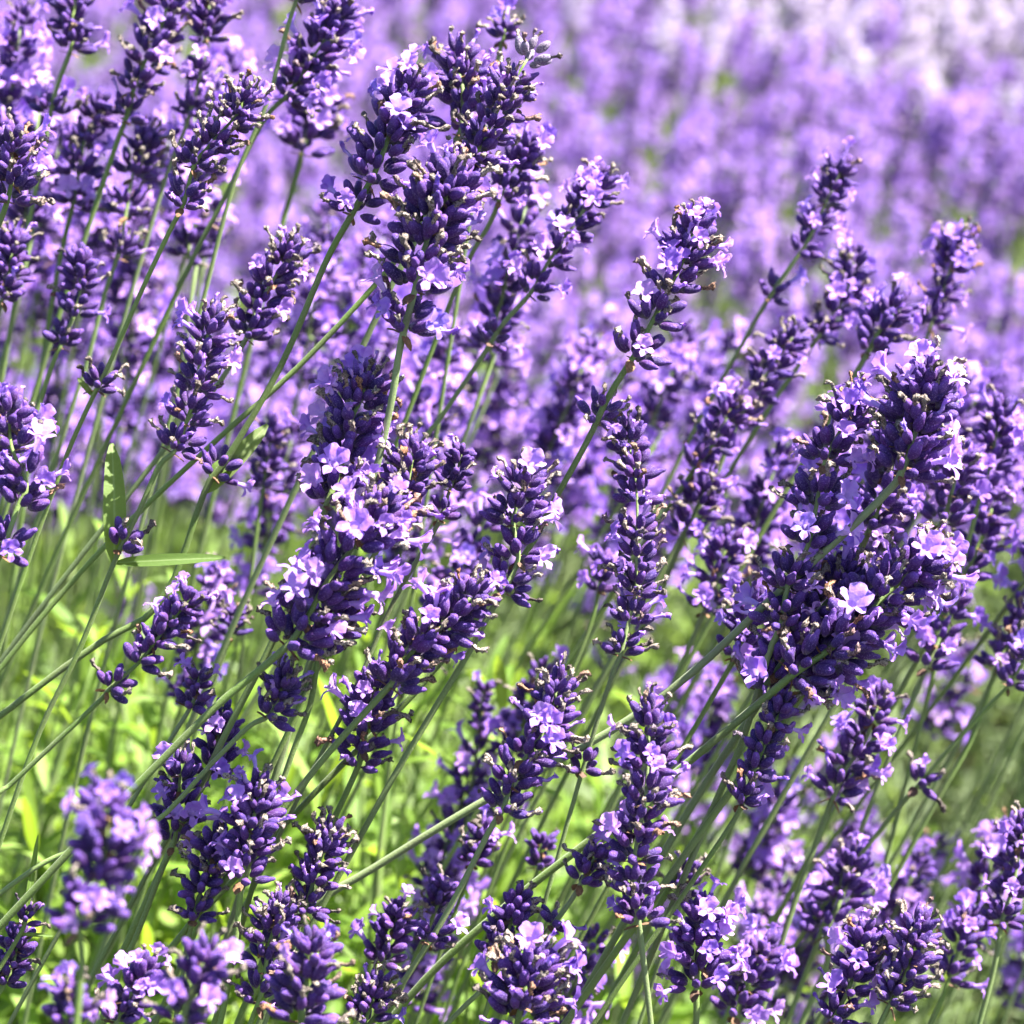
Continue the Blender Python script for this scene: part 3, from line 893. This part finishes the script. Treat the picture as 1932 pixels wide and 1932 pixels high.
def where(look, u, v):
    """look + place by the nearest landmark that no other label of this look has taken"""
    order = sorted(ANCHORS, key=lambda q: (q[0] - u) ** 2 + (q[1] - v) ** 2)
    first = None
    for a in order[:30]:
        du, dv = u - a[0], v - a[1]
        r2 = du * du + dv * dv
        dist = 'close ' if r2 < 75 ** 2 else '' if r2 < 190 ** 2 else 'farther '
        if abs(du) > 2 * abs(dv):
            w = 'left of' if du < 0 else 'right of'
        elif abs(dv) > 2 * abs(du):
            w = 'above' if dv < 0 else 'below'
        else:
            w = ('above' if dv < 0 else 'below') + (' left of' if du < 0 else ' right of')
        t = '%s %s%s the %s' % (look, dist, w, a[2])
        if len(t.split()) > 16:
            continue
        first = first or t
        if t not in USED:
            USED.add(t)
            return t
    return first


def canopy(x, y):
    """height of the flower heads over the field"""
    z = .47 - .03 * min(1, max(0, y - 1.6)) + (.10 + .09 / (1 + math.exp((x + .03) / .02)) + .035 / (1 + math.exp((.13 - x) / .02))) * math.exp(-((y - 1.0) / .2) ** 2)
    z += .12 * math.exp(-((x + .20) / .17) ** 2 - ((y - 1.10) / .22) ** 2)
    z += .03 * math.exp(-((x - .20) / .12) ** 2 - ((y - 1.15) / .20) ** 2)
    z += .035 * noise.noise(Vector((x * 2.3, y * 2.3, 3.1)))
    return z


def project(p):
    v = p - CAM
    d = v.dot(FW)
    return (v.dot(RT) / d / HALF + 1) * 966, (1 - v.dot(UP) / d / HALF) * 966, d


def field_points():
    """jittered grid of flower heads: nearest first"""
    rg = random.Random(42)
    pts = []
    step = .0325
    y = .98
    while y < 6.5:
        x = -(1.1 + .3 * y)
        while x < 1.1 + .3 * y:
            hx, hy = x + rg.uniform(-.5, .5) * step, y + rg.uniform(-.5, .5) * step
            x += step
            hz = canopy(hx, hy) - abs(rg.gauss(0, .034)) * (1 + .8 * (rg.random() < .2))
            pts.append((hx, hy, hz))
        y += step * (1 + max(0, y - 2.2) * .35)
    return pts


def field():
    rg = random.Random(5)
    pts = field_points()
    near, far, pale = [], [], []
    for (x, y, z) in pts:
        u, v, d = project(Vector((x, y, z)))
        inview = -60 < u < 1990 and -80 < v < 2000
        if inview and v > 960 - 80 * (u > 1100) + 130 * (u > 1250) and rg.random() < .85:
            continue                    # the green gap in front of the field
        if inview and d < 1.2 and rg.random() < .30:
            continue
        if d < 1.06 and (not inview):
            if rg.random() < .5:
                far.append((x, y, z))
            continue
        if inview:
            near.append((d, x, y, z))
        else:
            far.append((x, y, z))
    near.sort()
    extra = []
    for (u0, u1, v0, v1, d0, d1, n) in ((1240, 1960, 960, 1300, .95, 1.12, 11), (1180, 1960, 1300, 1960, 1.02, 1.38, 17), (880, 1250, 1050, 1500, 1.0, 1.25, 3),
                                        (760, 1200, 1550, 1960, .93, 1.08, 3), (1000, 1330, 760, 1010, 1.08, 1.4, 12), (720, 1000, 640, 900, 1.0, 1.3, 6), (300, 860, 960, 1250, .98, 1.15, 4)):
        for _ in range(n):
            d = rg.uniform(d0, d1)
            p = at(rg.uniform(u0, u1), rg.uniform(v0, v1), d)
            extra.append((d, p.x, p.y, p.z))
    quota = 300 - len(SPIKES) - len(extra)
    ind, rest = extra + near[:quota], near[quota:]
    far += [q[1:] for q in rest]
    # individuals
    zones = {}
    for (d, x, y, z) in ind:
        u, v, _ = project(Vector((x, y, z)))
        P = Vector((x, y, z))
        lean = .18 + .30 * min(1, max(0, (u - 100) / 1200)) + rg.uniform(-.12, .14)
        h = z
        base = Vector((x - lean * h, y + rg.uniform(-.03, .10), 0))
        mid = base.lerp(P, .55) + Vector((lean * .05 * rg.uniform(-.3, 1), 0, .02))
        L = rg.uniform(.026, .050)
        ax = (P - mid).normalized()
        ax = (ax + Vector((rg.uniform(-.12, .12), rg.uniform(-.15, .15), .25))).normalized()
        u, v, _ = project(P + ax * L * .5)
        lab = where(('short' if L < .037 else 'long') + ' blurred spike', u, v)
        root = empty('lavender_spike', base, lab, 'lavender', 'blurred lavender spikes of the field')
        ctrl = [base, base.lerp(mid, .5), mid, P - ax * .03, P, P + ax * L]
        cp = catmull(ctrl, 3)
        b = MB()
        b.add(tube_piece([q - base for q in cp], [.00082] * (len(cp) - 3) + [.0008, .0006, .0004], seg=6), rnd=rg.random())
        child('stem', b.mesh('stem', [M_STEM]), root)
        nw = max(3, int(L / .0095))
        for i in range(nw):
            c = P + ax * (L * i / nw)
            me = rg.choice(W_MID)
            o = child('whorl', me, root, mat4(frame(ax, Vector((1, 0, 0)), rg.random() * 6), c - base, rg.uniform(.85, 1.05) * (1 if i < nw - 1 else .9)))
            o['kind'] = 'stuff'
        if rg.random() < .4:
            c = P - ax * rg.uniform(.014, .022)
            o = child('whorl', rg.choice(W_MID), root, mat4(frame(ax, Vector((1, 0, 0)), rg.random() * 6), c - base, .8))
            o['kind'] = 'stuff'
        o = child('whorl', rg.choice(W_TOP), root, mat4(frame(ax, Vector((1, 0, 0)), rg.random() * 6), P + ax * L - base, .85))
        o['kind'] = 'stuff'
    return far


def proto_collection(name, objs):
    c = bpy.data.collections.new(name)
    for o in objs:
        c.objects.link(o)
    return c


def far_spike_mesh(seed, mats, pf, pw):
    """stalk 0.5 m tall whose head starts at the origin; +X is the side it leans to"""
    rg = random.Random(seed)
    b = MB()
    L = rg.uniform(.026, .048)
    b.add(tube_piece([(-.05 - .06 * (seed % 3), 0, -.5), (-.03, 0, -.25), (-.006, 0, -.07), (0, 0, 0), (0, 0, L)], [.0009, .0009, .0008, .0007, .0005], seg=4, square=0), None, 3, rg.random())
    nw = max(3, int(L / .0095))
    for i in range(nw):
        add_whorl(b, rg, Vector((0, 0, L * i / nw)), Vector((rg.uniform(-.1, .1), rg.uniform(-.1, .1), 1)).normalized(), rg.uniform(.88, 1.08), 12, False, pf, pw, LO_CAL)
    add_whorl(b, rg, Vector((0, 0, L)), Vector((0, 0, 1)), .85, 7, True, pf, pw, LO_CAL)
    return b.mesh('far_spike', mats)


def scatter(name, label, cat, pts, coll, kind='stuff'):
    """pts: (location, euler, scale, index)"""
    me = bpy.data.meshes.new(name)
    me.from_pydata([p[0] for p in pts], [], [])
    a = me.attributes.new('rot', 'FLOAT_VECTOR', 'POINT')
    a.data.foreach_set('vector', np.array([p[1] for p in pts], dtype=np.float32).ravel())
    a = me.attributes.new('scl', 'FLOAT', 'POINT')
    a.data.foreach_set('value', np.array([p[2] for p in pts], dtype=np.float32))
    a = me.attributes.new('idx', 'INT', 'POINT')
    a.data.foreach_set('value', np.array([p[3] for p in pts], dtype=np.int32))
    o = bpy.data.objects.new(name, me)
    link(o)
    o['label'] = label
    o['category'] = cat
    o['kind'] = kind
    ng = bpy.data.node_groups.new(name, 'GeometryNodeTree')
    ng.interface.new_socket(name='Geometry', in_out='INPUT', socket_type='NodeSocketGeometry')
    ng.interface.new_socket(name='Geometry', in_out='OUTPUT', socket_type='NodeSocketGeometry')
    n, l = ng.nodes, ng.links
    gi, go = n.new('NodeGroupInput'), n.new('NodeGroupOutput')
    iop = n.new('GeometryNodeInstanceOnPoints')
    ci = n.new('GeometryNodeCollectionInfo')
    ci.inputs['Collection'].default_value = coll
    ci.inputs['Separate Children'].default_value = True
    ci.inputs['Reset Children'].default_value = True

    def attr(nm, t):
        q = n.new('GeometryNodeInputNamedAttribute')
        q.data_type = t
        q.inputs['Name'].default_value = nm
        return q.outputs['Attribute']
    iop.inputs['Pick Instance'].default_value = True
    l.new(gi.outputs[0], iop.inputs['Points'])
    l.new(ci.outputs[0], iop.inputs['Instance'])
    l.new(attr('idx', 'INT'), iop.inputs['Instance Index'])
    l.new(attr('rot', 'FLOAT_VECTOR'), iop.inputs['Rotation'])
    l.new(attr('scl', 'FLOAT'), iop.inputs['Scale'])
    l.new(iop.outputs[0], go.inputs[0])
    md = o.modifiers.new('scatter', 'NODES')
    md.node_group = ng
    return o


far = field()
far_protos = proto_collection('far spike kinds', [bpy.data.objects.new('far_spike', far_spike_mesh(300 + i, FARM, (.30, .45, .60, .5, .15, .5, .05, .55)[i], .28)) for i in range(8)])
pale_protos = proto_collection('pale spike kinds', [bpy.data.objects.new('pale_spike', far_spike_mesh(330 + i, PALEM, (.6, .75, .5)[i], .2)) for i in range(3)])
rg = random.Random(11)
A_, B_ = [], []
for (x, y, z) in far:
    lx = .12 + .16 * rg.random()
    rot = (rg.uniform(-.16, .14), lx + rg.uniform(-.12, .16), rg.uniform(-.5, .5))
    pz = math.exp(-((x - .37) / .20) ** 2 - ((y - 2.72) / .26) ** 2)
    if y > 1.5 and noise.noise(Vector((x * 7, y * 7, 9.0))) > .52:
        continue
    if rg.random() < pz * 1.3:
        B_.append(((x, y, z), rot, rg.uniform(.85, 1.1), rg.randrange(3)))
    else:
        A_.append(((x, y, z), rot, rg.uniform(.72, 1.08), rg.randrange(8)))
scatter('lavender_field', 'blurred mass of flowering lavender filling the field behind the sharp stalks', 'lavender field', A_, far_protos)
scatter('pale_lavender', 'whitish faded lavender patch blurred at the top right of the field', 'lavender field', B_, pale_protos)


# ------------------------------------------------------------------ leafy growth under the stalks
def leafy_shoot(label, top, group, h=.13):
    rg = random.Random(str(tuple(top)))
    big = rg.uniform(.85, 1.3)
    lean = Vector((rg.uniform(-.1, .45), rg.uniform(-.25, .25), 1)).normalized()
    base = top - lean * h
    base = Vector((base.x - .12 * base.z, base.y, 0))
    root = empty('leafy_shoot', base, label, 'leafy shoot', group)
    b = MB()
    j = top - lean * h
    cp = catmull([base, base.lerp(j, .6), j, top - lean * h * .4, top], 3)
    b.add(tube_piece([q - base for q in cp], [.0013] * (len(cp) - 4) + [.0011, .001, .0008, .0006], seg=6), rnd=rg.random())
    child('stem', b.mesh('stem', [M_STEM]), root)
    n = 5
    a0 = rg.random() * 6
    for i in range(n):
        t = i / (n - 1)
        c = top - lean * (h * .95 * (1 - t))
        for s_ in (0, math.pi):
            az = a0 + i * math.pi / 2 + s_ + rg.uniform(-.3, .3)
            tl = math.radians(62 - 42 * t + rg.uniform(-10, 10))
            dr = Vector((math.cos(az) * math.sin(tl), math.sin(az) * math.sin(tl), math.cos(tl)))
            child('leaf', rg.choice(LEAFY), root, mat4(frame(dr, Vector((0, 0, 1))), c - base, big * rg.uniform(.75, 1.2) * (1 - .4 * t)))


def shoot_mesh(seed, mat, W=.0064, n=5, h=.12):
    rg = random.Random(seed)
    b = MB()
    b.add(tube_piece([(-.02, 0, -.25), (0, 0, -h), (0, 0, 0)], [.0014, .0012, .0006], seg=4, square=0), None, 1, rg.random())
    for i in range(n):
        t = i / (n - 1)
        for s_ in (0, math.pi):
            az = i * math.pi / 2 + s_ + rg.uniform(-.4, .4)
            tl = math.radians(66 - 42 * t + rg.uniform(-14, 14))
            dr = Vector((math.cos(az) * math.sin(tl), math.sin(az) * math.sin(tl), math.cos(tl)))
            p = leaf_piece(rg.randrange(999), L=.042, W=W, arch=rg.uniform(0, .9), nv=5, nu=3, curl=rg.uniform(.1, .35))
            b.add(p, mat4(frame(dr, Vector((0, 0, 1))), Vector((0, 0, -h * (1 - t))), rg.uniform(.7, 1.25) * (1 - .35 * t)), 0, rg.random())
    return b.mesh('shoot', [mat, M_STEM])


def foliage():
    rg = random.Random(77)
    cnt = 0
    zones = [('bright lime leafy shoot,', -.30, .0, .93, 1.16, .38, .56, 96),
             ('green leafy shoot among stems,', -.02, .12, .95, 1.2, .36, .48, 30)]
    for lab, x0, x1, y0, y1, z0, z1, n in zones:
        k = 0
        while k < n:
            p = Vector((rg.uniform(x0, x1), rg.uniform(y0, y1), rg.uniform(z0, z1)))
            u, v, d = project(p)
            if not (-40 < u < 1000 + 300 * (x0 > -.1) and 1060 < v < 1980) or d < .945:
                continue
            leafy_shoot(where(lab, u, v), p, 'leafy shoots under the stalks')
            k += 1
    A, B = [], []
    for _ in range(5200):
        x, y = rg.uniform(-1.0, 1.0), .80 + 2.6 * rg.random() ** 1.5
        left = 1 / (1 + math.exp((x - .06) / .05))
        hz = (.33 + .13 * left * math.exp(-((y - 1.12) / .3) ** 2)) + .03 * noise.noise(Vector((x * 9, y * 9, 0))) + rg.uniform(-.10, .0)
        if x < -.5 or x > .5:
            hz -= .05
        u, v, d = project(Vector((x, y, hz)))
        if d < .98:
            hz -= .13
        e = ((x, y, hz), (rg.uniform(-.4, .4), rg.uniform(-.2, .6), rg.uniform(0, 6.28)), rg.uniform(.8, 1.25), rg.randrange(4))
        (A if rg.random() < left * .92 else B).append(e)
    ca = proto_collection('lime shoot kinds', [bpy.data.objects.new('lime_shoot', shoot_mesh(400 + i, M_LEAFY)) for i in range(4)])
    cb = proto_collection('silver shoot kinds', [bpy.data.objects.new('silver_shoot', shoot_mesh(410 + i, M_LEAFG, W=.0042)) for i in range(4)])
    scatter('leaf_undergrowth', 'mass of lime green leaves under the stalks at the lower left', 'undergrowth', A, ca)
    scatter('grey_undergrowth', 'silvery green leaf growth beneath the lavender of the field', 'undergrowth', B, cb)


foliage()

# ------------------------------------------------------------------ ground
gm = bpy.data.meshes.new('ground')
n_ = 60
gv, gf = [], []
for i in range(n_ + 1):
    for j in range(n_ + 1):
        gx = (j / n_ * 2 - 1)
        gy = (i / n_ * 2 - 1)
        X = 60 * gx * abs(gx) ** 1.6
        Y = 60 * gy * abs(gy) ** 1.6 + 1.2
        gv.append((X, Y, .02 * noise.noise(Vector((X * 3, Y * 3, 0))) - .005))
for i in range(n_):
    for j in range(n_):
        a = i * (n_ + 1) + j
        gf.append((a, a + 1, a + n_ + 2, a + n_ + 1))
gm.from_pydata(gv, [], gf)
gm.materials.append(M_SOIL)
gm.polygons.foreach_set('use_smooth', np.ones(len(gf), dtype=bool))
g = bpy.data.objects.new('ground', gm)
link(g)
g['kind'] = 'structure'
g['label'] = 'dark crumbly garden soil under the lavender'
print('spikes', len(SPIKES), 'objects', len(SC.objects), 'far', len(A_), len(B_))
